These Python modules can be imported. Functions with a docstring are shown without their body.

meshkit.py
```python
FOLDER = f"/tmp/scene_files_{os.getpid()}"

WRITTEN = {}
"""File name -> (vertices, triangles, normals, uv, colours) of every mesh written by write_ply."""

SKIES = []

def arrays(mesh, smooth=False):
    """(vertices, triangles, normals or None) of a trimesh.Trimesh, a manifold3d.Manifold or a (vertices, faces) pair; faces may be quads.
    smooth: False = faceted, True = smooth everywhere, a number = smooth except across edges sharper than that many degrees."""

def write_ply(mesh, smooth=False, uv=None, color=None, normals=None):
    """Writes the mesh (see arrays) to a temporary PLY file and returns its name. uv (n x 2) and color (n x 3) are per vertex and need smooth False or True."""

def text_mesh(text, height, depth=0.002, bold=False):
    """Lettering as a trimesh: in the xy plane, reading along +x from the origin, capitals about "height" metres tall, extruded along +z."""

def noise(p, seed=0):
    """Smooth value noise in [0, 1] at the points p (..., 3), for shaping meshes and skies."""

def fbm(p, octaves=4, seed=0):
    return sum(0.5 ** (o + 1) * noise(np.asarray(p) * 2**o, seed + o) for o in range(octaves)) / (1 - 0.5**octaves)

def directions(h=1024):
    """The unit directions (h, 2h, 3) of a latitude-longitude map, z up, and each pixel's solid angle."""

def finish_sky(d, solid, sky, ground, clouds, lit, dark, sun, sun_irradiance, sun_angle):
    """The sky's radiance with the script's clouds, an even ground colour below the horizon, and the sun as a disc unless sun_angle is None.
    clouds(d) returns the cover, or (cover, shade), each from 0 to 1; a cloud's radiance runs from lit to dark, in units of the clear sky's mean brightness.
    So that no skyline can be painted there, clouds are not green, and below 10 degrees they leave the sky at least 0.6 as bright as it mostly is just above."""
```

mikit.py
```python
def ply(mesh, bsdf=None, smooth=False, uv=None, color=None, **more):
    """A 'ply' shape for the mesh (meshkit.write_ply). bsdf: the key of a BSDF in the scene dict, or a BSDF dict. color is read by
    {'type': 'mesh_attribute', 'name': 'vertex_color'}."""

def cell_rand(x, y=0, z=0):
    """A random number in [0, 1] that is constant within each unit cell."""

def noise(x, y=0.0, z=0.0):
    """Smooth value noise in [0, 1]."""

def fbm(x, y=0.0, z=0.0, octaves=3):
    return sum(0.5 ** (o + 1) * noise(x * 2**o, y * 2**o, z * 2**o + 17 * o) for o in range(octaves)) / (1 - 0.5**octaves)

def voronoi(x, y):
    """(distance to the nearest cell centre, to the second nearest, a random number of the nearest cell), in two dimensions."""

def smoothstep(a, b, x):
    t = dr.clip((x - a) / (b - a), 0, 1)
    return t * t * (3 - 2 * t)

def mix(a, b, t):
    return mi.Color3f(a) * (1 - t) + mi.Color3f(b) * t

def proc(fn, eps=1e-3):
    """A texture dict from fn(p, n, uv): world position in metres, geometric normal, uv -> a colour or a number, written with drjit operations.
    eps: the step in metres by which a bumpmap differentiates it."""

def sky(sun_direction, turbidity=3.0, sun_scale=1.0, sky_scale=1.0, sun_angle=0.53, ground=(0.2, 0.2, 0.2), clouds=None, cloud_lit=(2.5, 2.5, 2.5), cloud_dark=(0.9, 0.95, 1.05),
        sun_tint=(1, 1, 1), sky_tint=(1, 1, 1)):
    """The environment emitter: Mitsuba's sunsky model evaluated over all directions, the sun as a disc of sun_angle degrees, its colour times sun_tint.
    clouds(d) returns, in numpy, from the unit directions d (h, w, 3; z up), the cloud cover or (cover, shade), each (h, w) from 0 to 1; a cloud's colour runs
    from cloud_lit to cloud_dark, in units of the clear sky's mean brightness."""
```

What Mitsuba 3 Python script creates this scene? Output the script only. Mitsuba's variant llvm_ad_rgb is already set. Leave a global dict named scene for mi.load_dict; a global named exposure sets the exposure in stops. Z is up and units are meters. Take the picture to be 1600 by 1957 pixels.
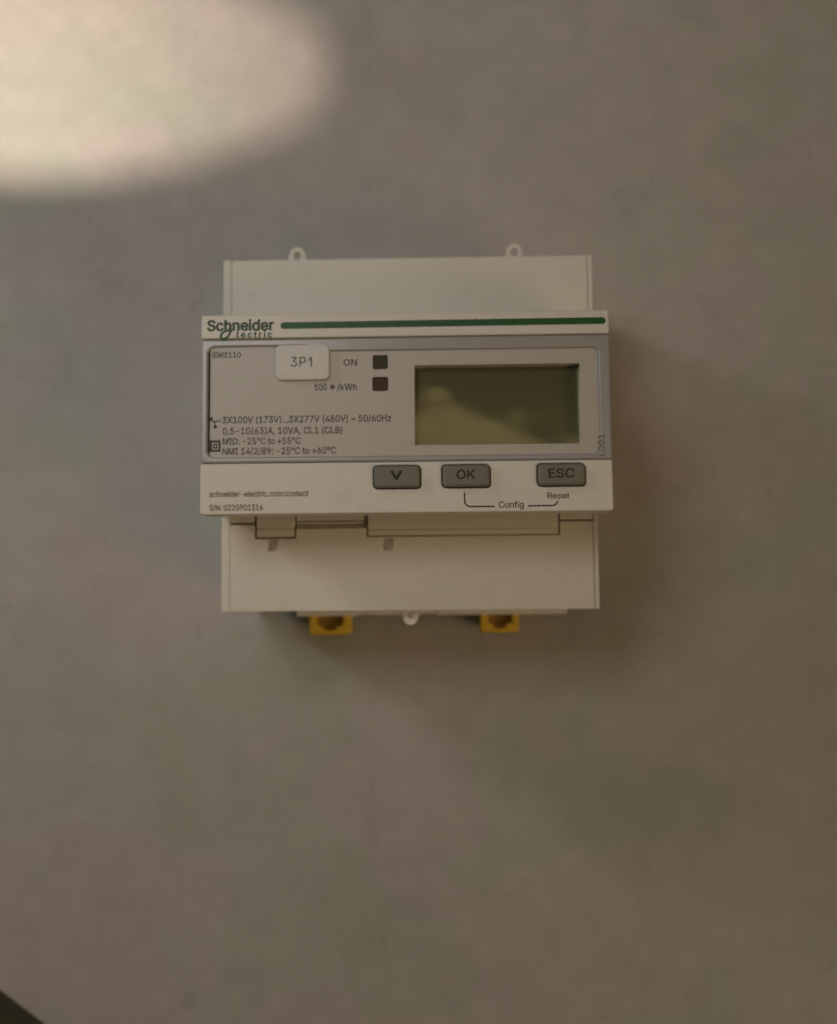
import math
import numpy as np
import trimesh
import mitsuba as mi
import mikit
import meshkit
from mikit import fbm, noise, smoothstep, mix
from shapely import affinity
from shapely.geometry import Polygon, LineString, Point, box
from shapely.ops import unary_union
from mitsuba import ScalarTransform4f as T

scene = {"type": "scene"}
labels = {}

# ------------------------------------------------------------------ camera, lights, exposure
CAM = (0.007503, -0.040106, 0.284377)
FWD = (-0.02156904, 0.08214323, -0.99638711)
UP = (0.01027743, 0.99658452, 0.08193703)
scene["camera"] = {
    "type": "thinlens", "fov": 45.11, "fov_axis": "x",
    "aperture_radius": 0.0015, "focus_distance": 0.198,
    "near_clip": 0.01, "far_clip": 20.0,
    "to_world": T().look_at(origin=CAM, target=[a + b for a, b in zip(CAM, FWD)], up=UP),
}
exposure = 0.0
UNSEEN_CEILING_LIGHT = (1.25, 0.90, 0.52)        # unseen warm ceiling panel, lights the table from above
UNSEEN_PANEL_LIGHT = (5.3, 5.15, 4.9)           # unseen pale lamp panel, brightens the upper left of the table
UNSEEN_LOW_LIGHT = (27.0, 26.5, 25.0)         # unseen small lamp, lights the table low from the upper left
UNSEEN_WINDOW_LIGHT = (4.3, 3.15, 1.9)        # unseen warm window, lightens the shadows at the lower right
UNSEEN_POOL_LIGHT = (6000.0, 4950.0, 4000.0)    # unseen small lamp, placed to throw the pool of light


def emit(c):
    return {"type": "area", "radiance": {"type": "rgb", "value": list(map(float, c))}}


# ------------------------------------------------------------------ materials
def pbsdf(color, rough=0.45, spec=0.5, bump=None, **kw):
    c = color if isinstance(color, dict) else {"type": "rgb", "value": list(map(float, color))}
    b = {"type": "principled", "base_color": c, "roughness": rough, "specular": spec, **kw}
    if bump is not None:
        b = {"type": "bumpmap", "arbitrary": bump[0], "scale": bump[1], "bsdf": b}
    return {"type": "twosided", "bsdf": b}


def table_color(p, n, uv):
    a = fbm(p.x * 21 + 3.1, p.y * 21 + 7.7, 0.0, octaves=4)
    b = fbm(p.x * 30 + 40.0, p.y * 30 + 11.0, 3.0, octaves=3)
    g = fbm(p.x * 160 + 5.0, p.y * 160, 9.0, octaves=3)
    c = fbm(p.x * 26 + 71.0, p.y * 26 + 23.0, 6.0, octaves=3)
    base = mix((0.392, 0.380, 0.345), (0.412, 0.382, 0.345), smoothstep(0.35, 0.65, a))
    base = mix(base, mi.Color3f(0.358, 0.375, 0.323), 0.8 * smoothstep(0.50, 0.66, b))
    base = mix(base, mi.Color3f(0.414, 0.364, 0.352), 0.7 * smoothstep(0.52, 0.68, c))
    base = base * (0.93 + 0.14 * g)
    h = noise(p.x * 900.0, p.y * 900.0, 2.0)
    specks = smoothstep(0.93, 0.98, noise(p.x * 330.0 + 13.0, p.y * 330.0, 4.0))
    spots = smoothstep(0.74, 0.86, noise(p.x * 80 + 2.0, p.y * 80 + 8.0, 5.0))
    return base * (0.985 + 0.03 * h) * (1 - 0.03 * spots) * (1 - 0.09 * specks)


def plastic_color(p, n, uv):
    g = fbm(p.x * 55, p.y * 55, p.z * 55, octaves=3)
    base = mix((0.665, 0.630, 0.556), (0.688, 0.644, 0.566), smoothstep(0.35, 0.65, g))
    dirt = smoothstep(0.60, 0.80, fbm(p.x * 210 + 9, p.y * 210, p.z * 210, octaves=3))
    return base * (1 - 0.05 * dirt)


def grain(p, n, uv):
    return noise(p.x * 2600, p.y * 2600, p.z * 2600)


grain_tex = mikit.proc(grain, eps=1e-4)
scene["table_mat"] = pbsdf(mikit.proc(table_color), 0.5, 0.35)
scene["table_edge_mat"] = pbsdf((0.32, 0.29, 0.25), 0.5)
scene["floor_mat"] = pbsdf((0.150, 0.155, 0.110), 0.7, 0.2)
scene["white_plastic"] = pbsdf(mikit.proc(plastic_color), 0.48, 0.45)
scene["pale_plastic"] = pbsdf((0.84, 0.82, 0.76), 0.4, 0.5)
scene["window_plastic"] = pbsdf((0.345, 0.33, 0.32), 0.25, 0.5)
scene["label_plastic"] = pbsdf((0.470, 0.432, 0.380), 0.42, 0.4)
scene["sticker_mat"] = pbsdf((0.64, 0.61, 0.555), 0.5, 0.4)
scene["ink"] = pbsdf((0.055, 0.042, 0.030), 0.6, 0.2)
scene["soft_ink"] = pbsdf((0.085, 0.064, 0.048), 0.6, 0.2)
scene["green_ink"] = pbsdf((0.020, 0.090, 0.030), 0.45, 0.3)
scene["logo_ink"] = pbsdf((0.026, 0.070, 0.028), 0.5, 0.3)
scene["rubber"] = pbsdf((0.180, 0.168, 0.128), 0.55, 0.4)
scene["rubber_ink"] = pbsdf((0.036, 0.032, 0.018), 0.6, 0.2)
scene["lcd_mat"] = pbsdf((0.105, 0.106, 0.054), 0.06, 0.72, spec_tint=0.6)
scene["lcd_rim"] = pbsdf((0.10, 0.09, 0.05), 0.5, 0.2)
scene["led_mat"] = pbsdf((0.060, 0.050, 0.030), 0.5, 0.12)
scene["led_red_mat"] = pbsdf((0.078, 0.045, 0.027), 0.5, 0.12)
scene["yellow_plastic"] = pbsdf((0.74, 0.50, 0.03), 0.4, 0.45)
scene["yellow_inner"] = pbsdf((0.30, 0.19, 0.04), 0.5, 0.3)
scene["lamp_metal"] = pbsdf((0.10, 0.10, 0.10), 0.4, 0.5)
scene["dark_inside"] = pbsdf((0.02, 0.02, 0.02), 0.8, 0.1)

# ------------------------------------------------------------------ mesh helpers (millimetres in, metres out)
MM = 0.001


def rrect(x0, y0, x1, y1, r=0.0, res=6):
    if r <= 0:
        return box(x0, y0, x1, y1)
    return box(x0 + r, y0 + r, x1 - r, y1 - r).buffer(r, quad_segs=res)


def ring_offset(pts, d):
    """Moves a ring d to its left (a counter-clockwise ring shrinks), keeping its number of points."""
    prv, nxt = np.roll(pts, 1, 0), np.roll(pts, -1, 0)
    a, b = pts - prv, nxt - pts
    a /= np.linalg.norm(a, axis=1, keepdims=True)
    b /= np.linalg.norm(b, axis=1, keepdims=True)
    na, nb = np.stack([-a[:, 1], a[:, 0]], 1), np.stack([-b[:, 1], b[:, 0]], 1)
    m = na + nb
    k = np.maximum((m * na).sum(1, keepdims=True), 0.3)
    return pts + d * m / k


def slab(poly, z0, z1, bevel=0.3, segs=4, foot=0.0):
    """A plate with the outline poly (holes too) from z0 to z1, its top edges rounded by bevel (and its lower edges by foot)."""
    poly = Polygon(poly.exterior.coords, [h.coords for h in poly.interiors])
    from shapely.geometry.polygon import orient
    poly = orient(poly, 1.0)
    rings = [np.array(r.coords)[:-1] for r in (poly.exterior, *poly.interiors)]
    levels = []
    if foot > 0:
        for k in range(segs + 1):
            t = k / segs * math.pi / 2
            levels.append((foot * (1 - math.sin(t)), z0 + foot * (1 - math.cos(t))))
    else:
        levels.append((0.0, z0))
    if bevel > 0:
        for k in range(segs + 1):
            t = k / segs * math.pi / 2
            levels.append((bevel * (1 - math.cos(t)), z1 - bevel * (1 - math.sin(t))))
    else:
        levels.append((0.0, z1))
    V, Fc, base = [], [], 0
    caps = {0: [], len(levels) - 1: []}
    for r in rings:
        n = len(r)
        for L, (d, z) in enumerate(levels):
            q = ring_offset(r, d) if d > 1e-9 else r
            V.append(np.column_stack([q, np.full(n, z)]))
            if L in caps:
                caps[L].append(q)
        for L in range(len(levels) - 1):
            i = np.arange(n)
            j = (i + 1) % n
            lo, hi = base + L * n, base + (L + 1) * n
            Fc.append(np.stack([lo + i, lo + j, hi + j], 1))
            Fc.append(np.stack([lo + i, hi + j, hi + i], 1))
        base += n * len(levels)
    for L, z in ((0, z0), (len(levels) - 1, z1)):
        p = Polygon(caps[L][0], caps[L][1:])
        v, f = trimesh.creation.triangulate_polygon(p, engine="earcut")
        cross = np.cross(v[f[:, 1]] - v[f[:, 0]], v[f[:, 2]] - v[f[:, 0]])
        want = -1 if L == 0 else 1
        f = np.where((np.sign(cross) == want)[:, None], f, f[:, ::-1])
        V.append(np.column_stack([v, np.full(len(v), z)]))
        Fc.append(f + base)
        base += len(v)
    m = trimesh.Trimesh(np.vstack(V), np.vstack(Fc), process=False)
    m.merge_vertices()
    return m


def join(*ms):
    return trimesh.util.concatenate(list(ms))


def numbered(name):
    if name not in scene:
        return name
    k = 1
    while f"{name}_{k:03d}" in scene:
        k += 1
    return f"{name}_{k:03d}"


def add(name, mesh, mat, label=None, smooth=35, scale=MM, **more):
    key = numbered(name)
    m = mesh.copy()
    m.apply_scale(scale)
    scene[key] = mikit.ply(m, mat, smooth=smooth, **more)
    if label:
        labels[key] = {"label": label}
    return key


def text(string, u0, u1, v, h, z, bold=False, thick=0.03):
    """Lettering from u0 to u1 on the base line v, capitals h tall."""
    m = meshkit.text_mesh(string, h, thick, bold)
    lo, hi = m.bounds[0], m.bounds[1]
    s = (u1 - u0) / (hi[0] - lo[0])
    m.apply_transform(np.diag([s, 1, 1, 1]))
    m.apply_translation([u0 - lo[0] * s, v, z])
    return m


def stroke(pts, w, z, thick=0.03):
    return slab(LineString(pts).buffer(w / 2, quad_segs=4), z, z + thick, 0)


# ------------------------------------------------------------------ floor and table
fl = trimesh.creation.box(extents=(6, 6, 0.02))
fl.apply_translation([0, 0, -0.75])
scene["floor"] = mikit.ply(fl, "floor_mat")
labels["floor"] = {"kind": "structure"}

e0, e1 = np.array([-114.9, -148.2]), np.array([-103.4, -156.4])     # two points of the table's edge
d = (e1 - e0) / np.linalg.norm(e1 - e0)
nrm = np.array([-d[1], d[0]])                                         # towards the table
corners = [e0 - 560 * d, e0 + 500 * d, e0 + 500 * d + 800 * nrm, e0 - 560 * d + 800 * nrm]
top = slab(Polygon(corners).buffer(-25).buffer(25, quad_segs=8), -24, 0, 1.2, foot=1.2)
scene_key = add("table", top, "table_mat")
labels["table"] = {"label": "pale cream tabletop under the meter, its cut edge crossing the lower left corner", "category": "table"}

# ------------------------------------------------------------------ unseen lamps and window, out of view
# unseen ceiling panel, warm light from above: its far edge lies just where the meter's display mirrors it
cx, cy, cz, w, dp = -0.064, 0.087, 1.55, 0.90, 0.42
hs = trimesh.creation.box(extents=(w + 0.02, dp + 0.02, 0.04))
turn = T().translate([cx, cy, cz]).rotate([0, 0, 1], -14)
hs.apply_translation([0, 0, 0.022])
scene["unseen_ceiling_lamp__housing"] = mikit.ply(hs, "lamp_metal", to_world=turn)
scene["unseen_ceiling_lamp__diffuser"] = {"type": "rectangle", "emitter": emit(UNSEEN_CEILING_LIGHT),
                                   "to_world": turn.rotate([1, 0, 0], 180).scale([w / 2, dp / 2, 1])}
labels["unseen_ceiling_lamp"] = {"label": "unseen flat ceiling lamp panel, placed to light the table warmly from above", "category": "lamp"}

wo = np.array([-0.58, 0.325, 0.25])  # unseen low lamp, placed for long faint shadows across the table
face = T().look_at(origin=wo.tolist(), target=[-0.02, 0.0, 0.03], up=[0, 0, 1])
scene["unseen_low_lamp__diffuser"] = {"type": "rectangle", "emitter": emit(UNSEEN_LOW_LIGHT), "to_world": face.scale([0.055, 0.055, 1])}
fr = slab(Polygon(box(-66, -66, 66, 66).exterior.coords, [box(-56, -56, 56, 56).exterior.coords]), -30, 8, 3)
add("unseen_low_lamp__housing", fr, "lamp_metal", to_world=face)
lp = trimesh.creation.cylinder(radius=9, segment=[[-612, 343, 2], [-612, 343, 215]])
add("unseen_low_lamp__stem", lp, "lamp_metal")
labels["unseen_low_lamp"] = {"label": "unseen small square lamp, placed to shine low across the table from its far upper left", "category": "lamp"}

wn = T().look_at(origin=[1.10, -0.72, 1.00], target=[0.0, 0.0, 0.03], up=[0, 0, 1])  # out of view, placed to light the meter's right and lower sides
scene["unseen_window__pane"] = {"type": "rectangle", "emitter": emit(UNSEEN_WINDOW_LIGHT), "to_world": wn.scale([0.30, 0.30, 1])}
fr = slab(Polygon(box(-340, -340, 340, 340).exterior.coords, [box(-303, -303, 303, 303).exterior.coords]), -30, 12, 4)
add("unseen_window__frame", fr, "pale_plastic", to_world=wn)
labels["unseen_window"] = {"label": "unseen square window glowing warm beyond the lower right, placed to lighten the shadows beside the meter", "category": "window"}

# unseen lamp, placed to brighten the upper left table: stem beyond the left edge, a square glowing head above the upper left
do = np.array([-0.14, 0.13, 0.43])
hd = slab(rrect(-84, -84, 84, 84, 8), 0.3, 14, 3)
add("unseen_panel_lamp__head", hd, "lamp_metal", to_world=T().translate(do.tolist()))
scene["unseen_panel_lamp__diffuser"] = {"type": "rectangle", "emitter": emit(UNSEEN_PANEL_LIGHT),
                                "to_world": T().translate(do.tolist()).rotate([1, 0, 0], 180).scale([0.078, 0.078, 1])}
st = join(trimesh.creation.cylinder(radius=7, segment=[[-330, 430, 2], [-330, 430, 452]]),
          trimesh.creation.cylinder(radius=6, segment=[[-330, 430, 450], [-150, 140, 449]]))
add("unseen_panel_lamp__stem", st, "lamp_metal")
bs = trimesh.creation.cylinder(radius=75, height=14, sections=48)
bs.apply_translation([-330, 430, 7.5])
add("unseen_panel_lamp__base", bs, "lamp_metal")
labels["unseen_panel_lamp"] = {"label": "unseen lamp, its square glowing panel placed out of view to light the upper left of the table", "category": "lamp"}

# unseen pool lamp, out of view: a tiny bright bulb in a box shade whose rounded opening shapes the pool of light
pool = np.array([(-24.3, 119), (-24.8, 110), (-27, 103.5), (-31, 99.2), (-38, 95.8), (-48, 92.4), (-62, 88.4), (-77, 84.8), (-93, 83), (-108, 82.6), (-124, 83.5), (-144, 87),
                 (-168, 94), (-184, 107), (-188, 126), (-183, 149), (-163, 164), (-131, 166), (-99, 160), (-71, 150.5), (-50, 140), (-36, 132.5), (-28, 127)], float)
S = np.array([-150.0, 130.0]); hz, ha = 150.0, 118.0
openp = S + (pool - S) * (hz - ha) / hz  # opening scaled from the pool outline, so the shade shapes the light
opening = Polygon(openp).buffer(0.3).buffer(-0.3)
c0 = np.array(opening.centroid.coords[0])
outer = rrect(min(openp[:, 0]) - 8, min(openp[:, 1]) - 10, max(openp[:, 0]) + 8, max(openp[:, 1]) + 10, 6)
shade = join(slab(Polygon(outer.exterior.coords, [opening.exterior.coords]), ha, ha + 1.0, 0),
             slab(Polygon(outer.exterior.coords, [outer.buffer(-1.5).exterior.coords]), ha + 1.003, hz + 8, 0),
             slab(outer, hz + 8.003, hz + 10, 0.6))
add("unseen_pool_lamp__shade", shade, "dark_inside")
scene["unseen_pool_lamp__bulb"] = {"type": "disk", "emitter": emit(UNSEEN_POOL_LIGHT),
                               "to_world": T().translate([S[0] * MM, S[1] * MM, hz * MM]).rotate([1, 0, 0], 180).scale(0.0024)}
arm = trimesh.creation.cylinder(radius=4, segment=[[-310, 200, 2], [-310, 200, hz + 14]])
arm2 = trimesh.creation.cylinder(radius=4, segment=[[-310, 200, hz + 14], [-150, 132, hz + 14]])
add("unseen_pool_lamp__arm", join(arm, arm2), "lamp_metal")
ft = trimesh.creation.cylinder(radius=35, height=8, sections=48)
ft.apply_translation([-310, 200, 4.5])
add("unseen_pool_lamp__base", ft, "lamp_metal")
labels["unseen_pool_lamp"] = {"label": "unseen small dark lamp beyond the upper left corner, its box shade cut to shape the pool of light", "category": "lamp"}

# ------------------------------------------------------------------ the meter
M = "energy_meter"
labels[M] = {"label": "white electricity meter with green stripe, olive display and yellow clips, lying on the table", "category": "meter"}
ZS, ZN = 44.0, 66.0

body = slab(rrect(-44.9, -43.6, 44.9, 42.0, 0.7), 5, 39.5, 0.3, foot=0.5)
cheeks = [slab(rrect(x0, y0, x1, y1, 0.3), 20, ZS + 0.03, 0.12)
          for x0, x1 in ((-45.0, -43.05), (43.93, 45.0)) for y0, y1 in ((-43.75, -21.0), (21.0, 42.15))]
core = slab(rrect(-45.0, -20.5, 45.0, 22.1, 0.7), 24, 61.5, 0.2)
add(M + "__housing", join(body, *cheeks, core), "white_plastic")

# upper terminal cover with two sealing eyelets
UC = add(M + "__upper_terminal_cover", slab(rrect(-43.03, 21, 43.85, 42.1, 0.4), 40.5, ZS, 0.25), "white_plastic")


def eyelet(x, v0, sgn, hole_r):
    arch = unary_union([Point(x, v0 + sgn * 2.4).buffer(2.0, quad_segs=10), box(x - 2.7, min(v0, v0 - sgn * 1.0), x + 2.7, max(v0, v0 - sgn * 1.0))]).convex_hull
    ring = arch.difference(affinity.scale(Point(x, v0 + sgn * 2.15).buffer(hole_r, quad_segs=8), 0.92, 1.12))
    return slab(ring, 39.0, 40.6, 0.3, foot=0.2)


for x in (-27.3, 26.55):
    add(UC + "__sealing_eyelet", eyelet(x, 42.1, 1, 0.92), "white_plastic")

# lower terminal cover: a flap with a stepped upper edge and two slots
flap = Polygon([(-43.02, -43.7), (43.82, -43.7), (43.82, -22.85), (35.92, -22.85), (35.92, -26.05), (-10.2, -26.1), (-10.2, -23.97),
                (-27.1, -24.0), (-27.1, -26.35), (-37.05, -26.4), (-37.05, -22.98), (-43.02, -22.98)])
flap = flap.buffer(-0.2).buffer(0.2, quad_segs=4)
flap = flap.difference(unary_union([rrect(-33.8, -29.4, -31.6, -26.7, 0.2), rrect(-6.2, -29.35, -3.9, -26.6, 0.2)]))
LC = add(M + "__lower_terminal_cover", slab(flap, 40.5, ZS, 0.14), "white_plastic")
for x0, x1, y0 in ((-33.6, -31.8, -29.2), (-6.0, -4.1, -29.15)):
    add(LC + "__slot_floor", slab(box(x0 - 0.3, y0 - 0.3, x1 + 0.3, y0 + 2.9), 39.9, 41.7, 0), "white_plastic")
e = eyelet(0.0, -43.8, -1, 0.0001)
arch = unary_union([Point(0, -45.6).buffer(1.75, quad_segs=10), box(-2.5, -43.8, 2.5, -42.8)]).convex_hull
cut = Point(0, -45.0).buffer(0.62, quad_segs=8).difference(rrect(0.05, -45.25, 1.2, -44.7)).difference(Point(0, -45.0).buffer(0.26))
add(LC + "__sealing_eyelet", slab(arch.difference(cut), 37.0, 38.6, 0.25, foot=0.2), "pale_plastic")

# ledge above the flap: two hinge tabs, the ribbed recess between them, end pieces
add(M + "__hinge_tab", join(slab(box(-36.55, -25.98, -27.5, -23.95), 40.0, 43.95, 0.15), slab(box(-36.55, -23.93, -27.5, -20.4), 40.0, 44.3, 0.2)), "white_plastic")
add(M + "__hinge_tab", join(slab(box(-9.85, -25.85, 35.6, -24.5), 40.0, 43.95, 0.15), slab(box(-9.85, -24.48, 35.6, -20.4), 40.0, 44.3, 0.2)), "white_plastic")
add(M + "__ribbed_recess", join(slab(box(-27.1, -23.75, -10.2, -23.2), 40.0, 42.6, 0.12), slab(box(-27.1, -22.92, -10.2, -22.4), 40.0, 43.0, 0.12),
                                slab(box(-27.1, -22.15, -10.2, -20.4), 40.0, 43.2, 0.1)), "white_plastic")
add(M + "__hinge_end", slab(box(-43.02, -22.45, -37.05, -20.4), 40.0, 43.7, 0.15), "white_plastic")
add(M + "__hinge_end", slab(box(36.0, -22.45, 43.85, -20.4), 40.0, 43.7, 0.15), "white_plastic")

# rail side: base plate and the two yellow clips
plates = [slab(rrect(a, -45.5 - o, b, -40, 0.3), 6.5, 11.5, 0.3) for a, b, o in ((-31.7, -15.3, 0.1), (6.4, 41.3, 0.0))]
plates.append(slab(rrect(-15.28, -45.1, 6.38, -40, 0.1), 6.5, 11.2, 0.3))
plates.append(slab(rrect(-12.0, -45.35, -2.5, -40, 0.1), 6.4, 11.4, 0.3))
foot = slab(rrect(-42, -40, 42, 40, 1.0), 0.3, 5.2, 0)
add(M + "__base_plate", join(foot, *plates), "pale_plastic")
for x0, x1, y1 in ((-28.5, -17.3, -50.6), (18.0, 28.5, -50.4)):
    xm = (x0 + x1) / 2
    o = rrect(x0, y1, x1, -41, 0.9)
    y = y1 + 0.2
    hole = Polygon([(x0 + 2.1, -44.0), (x1 - 2.0, -44.0), (x1 - 2.0, y + 2.5), (x1 - 3.3, y + 2.1), (xm + 1.2, y + 1.0), (xm - 1.2, y + 1.0), (x0 + 3.4, y + 2.1), (x0 + 2.1, y + 2.5)])
    CL = add(M + "__rail_clip", slab(o.difference(hole.buffer(-0.15).buffer(0.15)), 3.0, 10.0, 0.5), "yellow_plastic", "yellow rail clip")
    add(CL + "__clip_recess", slab(rrect(x0 + 1.0, y + 0.7, x1 - 1.0, -42, 0.2), 1.8, 7.4, 0), "yellow_inner")

# ------------------------------------------------------------------ front: logo strip, window, keypad
FP = add(M + "__logo_strip", slab(rrect(-45.05, 16.88, 45.05, 22.2, 0.5), 60, ZN, 0.35), "white_plastic")
stripe = LineString([(-26.7, 19.62), (43.55, 19.75)]).buffer(0.76, quad_segs=8)
add(FP + "__stripe", slab(stripe, ZN + 0.002, ZN + 0.05, 0.02, 2), "green_ink", "dark green stripe")
zl = ZN + 0.003
logo = [text("Schneider", -43.72 + dx, -28.93 + dx, 18.68 + dy, 2.35, zl + dz, True) for dx, dy, dz in ((-0.08, 0, 0), (0.08, 0, 0.004), (0, 0.05, 0.008), (0, -0.05, 0.012))]
add(FP + "__lettering", join(*logo), "logo_ink", "dark green bold maker's name")
swash = [(-40.2, 18.35), (-40.75, 17.55), (-40.6, 16.9), (-39.95, 16.75), (-39.2, 17.25), (-38.75, 18.0), (-38.45, 18.75), (-38.75, 19.1)]
add(FP + "__lettering", join(stroke(swash, 0.5, zl), stroke([(-40.2, 18.3), (-39.5, 18.6), (-38.5, 18.75)], 0.45, zl + 0.04)), "logo_ink")
add(FP + "__lettering", join(*[text("l e c t r i c", -37.1 + q, -29.35 + q, 17.02, 1.4, zl + 0.004 * k, True) for k, q in enumerate((-0.06, 0.06))]), "logo_ink")

# window band: grey clear rim round a printed label plate, the display and two indicator windows
inset = unary_union([rrect(-43.55, -9.6, -20.0, 15.05, 1.6), rrect(-26.0, -9.6, 42.5, 13.8, 1.2)])
inset = inset.buffer(-0.5).buffer(0.8, quad_segs=6).buffer(-0.3)
WF = add(M + "__window_frame", slab(Polygon(rrect(-45.1, -10.92, 45.1, 16.74, 0.6).exterior.coords, [inset.exterior.coords]), 60, 65.85, 0.45), "window_plastic", "grey clear rim of the front window")
lcd = rrect(2.15, -7.3, 38.5, 10.45, 0.15)
l1, l2 = rrect(-7.05, 9.75, -3.75, 12.85, 0.4), rrect(-7.15, 4.85, -3.7, 7.95, 0.4)
plate = rrect(-43.2, -10.1, 43.3, 15.4, 1.2).difference(unary_union([lcd, l1, l2]))
ZL = 65.3
LP = add(M + "__label_plate", slab(plate, 62.2, ZL, 0.12, 2), "label_plastic", "printed beige plate behind the front window")
add(M + "__window_seat", slab(rrect(-44.4, -10.6, 44.4, 16.4, 0.4), 61.9, 62.15, 0), "dark_inside")
for q, mt, lb in ((l1, "led_mat", "unlit indicator beside the word ON"), (l2, "led_red_mat", "unlit pulse indicator, reddish brown")):
    add(M + "__indicator_light", slab(q.buffer(-0.04), 62.3, 64.9, 0.15, 2), mt, lb)
gx, gy = np.meshgrid(np.linspace(1.6, 39.0, 76), np.linspace(-7.9, 11.0, 39))
wav = meshkit.fbm(np.stack([gx / 11 + 3.3, gy / 9 + 1.2, 0 * gx], -1), 2, 5)
gv = np.stack([gx, gy, 62.45 + 0.11 * (wav - 0.5)], -1).reshape(-1, 3)
ii = np.arange(38)[:, None] * 76 + np.arange(75)[None]
quads = np.stack([ii, ii + 1, ii + 77, ii + 76], -1).reshape(-1, 4)
panel = trimesh.Trimesh(gv, np.vstack([quads[:, [0, 1, 2]], quads[:, [0, 2, 3]]]), process=False)
DS = add(M + "__display", panel, "lcd_mat", "olive liquid crystal display, switched off", smooth=True)

zt = ZL + 0.003
L = LP + "__lettering"
add(L, text("iEM3110", -42.75, -36.4, 12.75, 1.25, zt, True), "soft_ink")
add(L, text("ON", -13.55, -10.55, 10.63, 1.40, zt, True), "soft_ink")
star = unary_union([LineString([(-16.0 - 0.55 * math.cos(a), 5.85 - 0.55 * math.sin(a)), (-16.0 + 0.55 * math.cos(a), 5.85 + 0.55 * math.sin(a))]).buffer(0.13) for a in (0, math.pi / 3, 2 * math.pi / 3)])
add(L, join(text("500", -20.0, -17.25, 5.15, 1.45, zt, True), slab(star, zt, zt + 0.03, 0), text("/kWh", -15.0, -10.6, 5.1, 1.45, zt, True)), "soft_ink")
add(L, text("3X100V (173V)...3X277V (480V) ~ 50/60Hz", -40.4, -3.05, -1.95, 1.45, zt, True), "soft_ink")
add(L, text("0,5-10(63)A, 10VA, Cl.1 (Cl.B)", -40.3, -13.85, -4.45, 1.45, zt, True), "soft_ink")
add(L, text("MID: -25°C to +55°C", -40.3, -23.05, -6.7, 1.40, zt, True), "soft_ink")
add(L, text("NMI 14/2/89: -25°C to +60°C", -40.3, -15.25, -8.95, 1.45, zt, True), "soft_ink")
star4 = [slab(Point(*q).buffer(0.42), zt, zt + 0.03, 0) for q in ((-42.9, -0.95), (-41.95, -2.75))]
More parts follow.
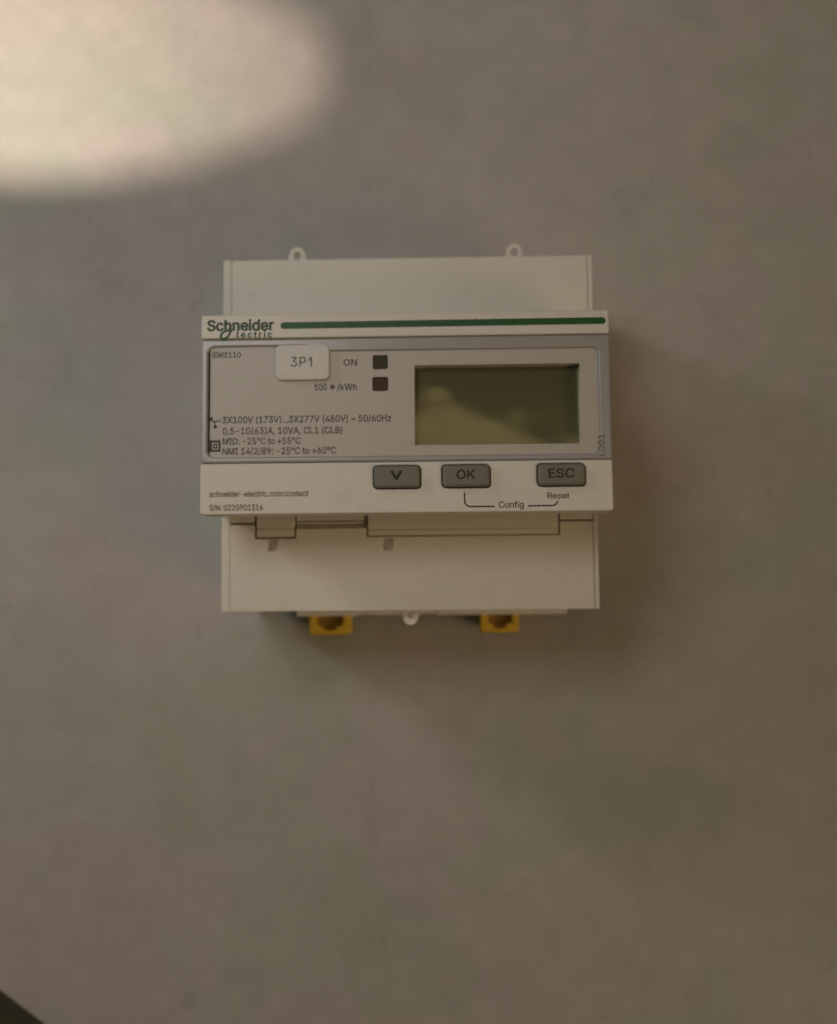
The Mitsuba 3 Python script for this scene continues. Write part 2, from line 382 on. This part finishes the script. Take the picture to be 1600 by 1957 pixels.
star4 += [stroke([(-42.9, -0.95), (-42.1, -1.75), (-41.95, -2.75)], 0.28, zt + 0.035), stroke([(-42.1, -1.6), (-40.9, -1.4)], 0.28, zt + 0.07)]
add(LP + "__wiring_symbol", join(*star4), "soft_ink")
sq = join(slab(box(-43.1, -8.3, -40.75, -5.75).difference(box(-42.65, -7.85, -41.2, -6.2)), zt, zt + 0.03, 0),
          slab(box(-42.4, -7.6, -41.45, -6.45).difference(box(-42.1, -7.3, -41.75, -6.75)), zt, zt + 0.03, 0))
add(LP + "__double_square_symbol", sq, "ink")
vt = text("L001", 0, 4.7, 0, 1.35, 0)
vt.apply_transform(trimesh.transformations.rotation_matrix(math.pi / 2, [0, 0, 1]))
vt.apply_translation([43.55 - 0.1, -10.35 + 0.15, 65.856])
add(WF + "__lettering", vt, "soft_ink")

# keypad strip with three rubber keys
keys = [(-6.85, -16.8, 3.2, -12.05), (8.1, -16.75, 18.35, -12.0), (28.8, -16.65, 39.0, -11.98)]
holes = [rrect(a - 0.22, b - 0.22, c + 0.22, dd + 0.22, 1.0) for a, b, c, dd in keys]
kp = rrect(-45.05, -22.25, 45.05, -11.05, 0.7).difference(unary_union(holes))
KP = add(M + "__keypad_strip", slab(kp, 60.0, ZN, 0.3), "white_plastic")
add(M + "__key_well", slab(rrect(-44, -21, 44, -11.6, 0.3), 62.3, 63.0, 0), "dark_inside")
for (a, b, c, dd), word, wds, lb in zip(keys, ("V", "OK", "ESC"), (2.3, 4.0, 5.6), ("grey green key marked with a down arrow", "grey green key marked OK", "grey green key marked ESC")):
    K = add(M + "__button", slab(rrect(a, b, c, dd, 0.8), 62.8, 67.1, 0.6, 5), "rubber", lb)
    xm, ym = (a + c) / 2 - 0.1, (b + dd) / 2 + 0.25
    if word == "V":
        mk = stroke([(xm - 0.95, ym + 0.85), (xm, ym - 0.75), (xm + 0.95, ym + 0.85)], 0.62, 67.103)
    else:
        mk = text(word, xm - wds / 2, xm + wds / 2, ym - 0.95, 1.95, 67.103, True)
    add(K + "__lettering", mk, "rubber_ink")

zk = ZN + 0.003
L = KP + "__lettering"
add(L, text("schneider-electric.com/contact", -42.95, -21.25, -18.35, 1.22, zk, True), "ink")
add(L, text("S/N: 0220901316", -42.95, -31.2, -21.35, 1.25, zk, True), "ink")
add(L, text("Reset", 30.8, 35.6, -19.45, 1.25, zk, True), "ink")
add(L, text("Config", 20.2, 25.7, -21.35, 1.3, zk, True), "ink")


def arc(cx, cy, r, a0, a1, n=6):
    return [(cx + r * math.cos(math.radians(a0 + (a1 - a0) * k / n)), cy + r * math.sin(math.radians(a0 + (a1 - a0) * k / n))) for k in range(n + 1)]


add(KP + "__bracket_line", stroke([(12.82, -18.15), *arc(14.1, -19.75, 1.28, 180, 270), (19.2, -21.05)], 0.34, zk), "ink")
add(KP + "__bracket_line", stroke([(26.7, -21.02), *arc(31.9, -19.95, 1.05, 270, 350)], 0.34, zk), "ink")

# ------------------------------------------------------------------ the sticker on the window
labels["sticker"] = {"label": "small white rounded sticker reading 3P1, stuck on the meter's front beside the word ON", "category": "sticker"}
add("sticker__tag", slab(rrect(-28.5, 7.35, -16.6, 15.25, 1.3), ZL + 0.02, ZL + 0.95, 0.3), "sticker_mat")
zs = ZL + 0.953
one = Polygon([(-20.75, 10.32), (-20.45, 10.32), (-20.45, 12.47), (-20.7, 12.47), (-21.0, 12.12), (-21.3, 11.95), (-21.3, 11.68), (-20.98, 11.82), (-20.75, 12.0)])
add("sticker__lettering", join(text("3P", -25.1, -21.75, 10.32, 2.15, zs), slab(one, zs, zs + 0.03, 0)), "ink")
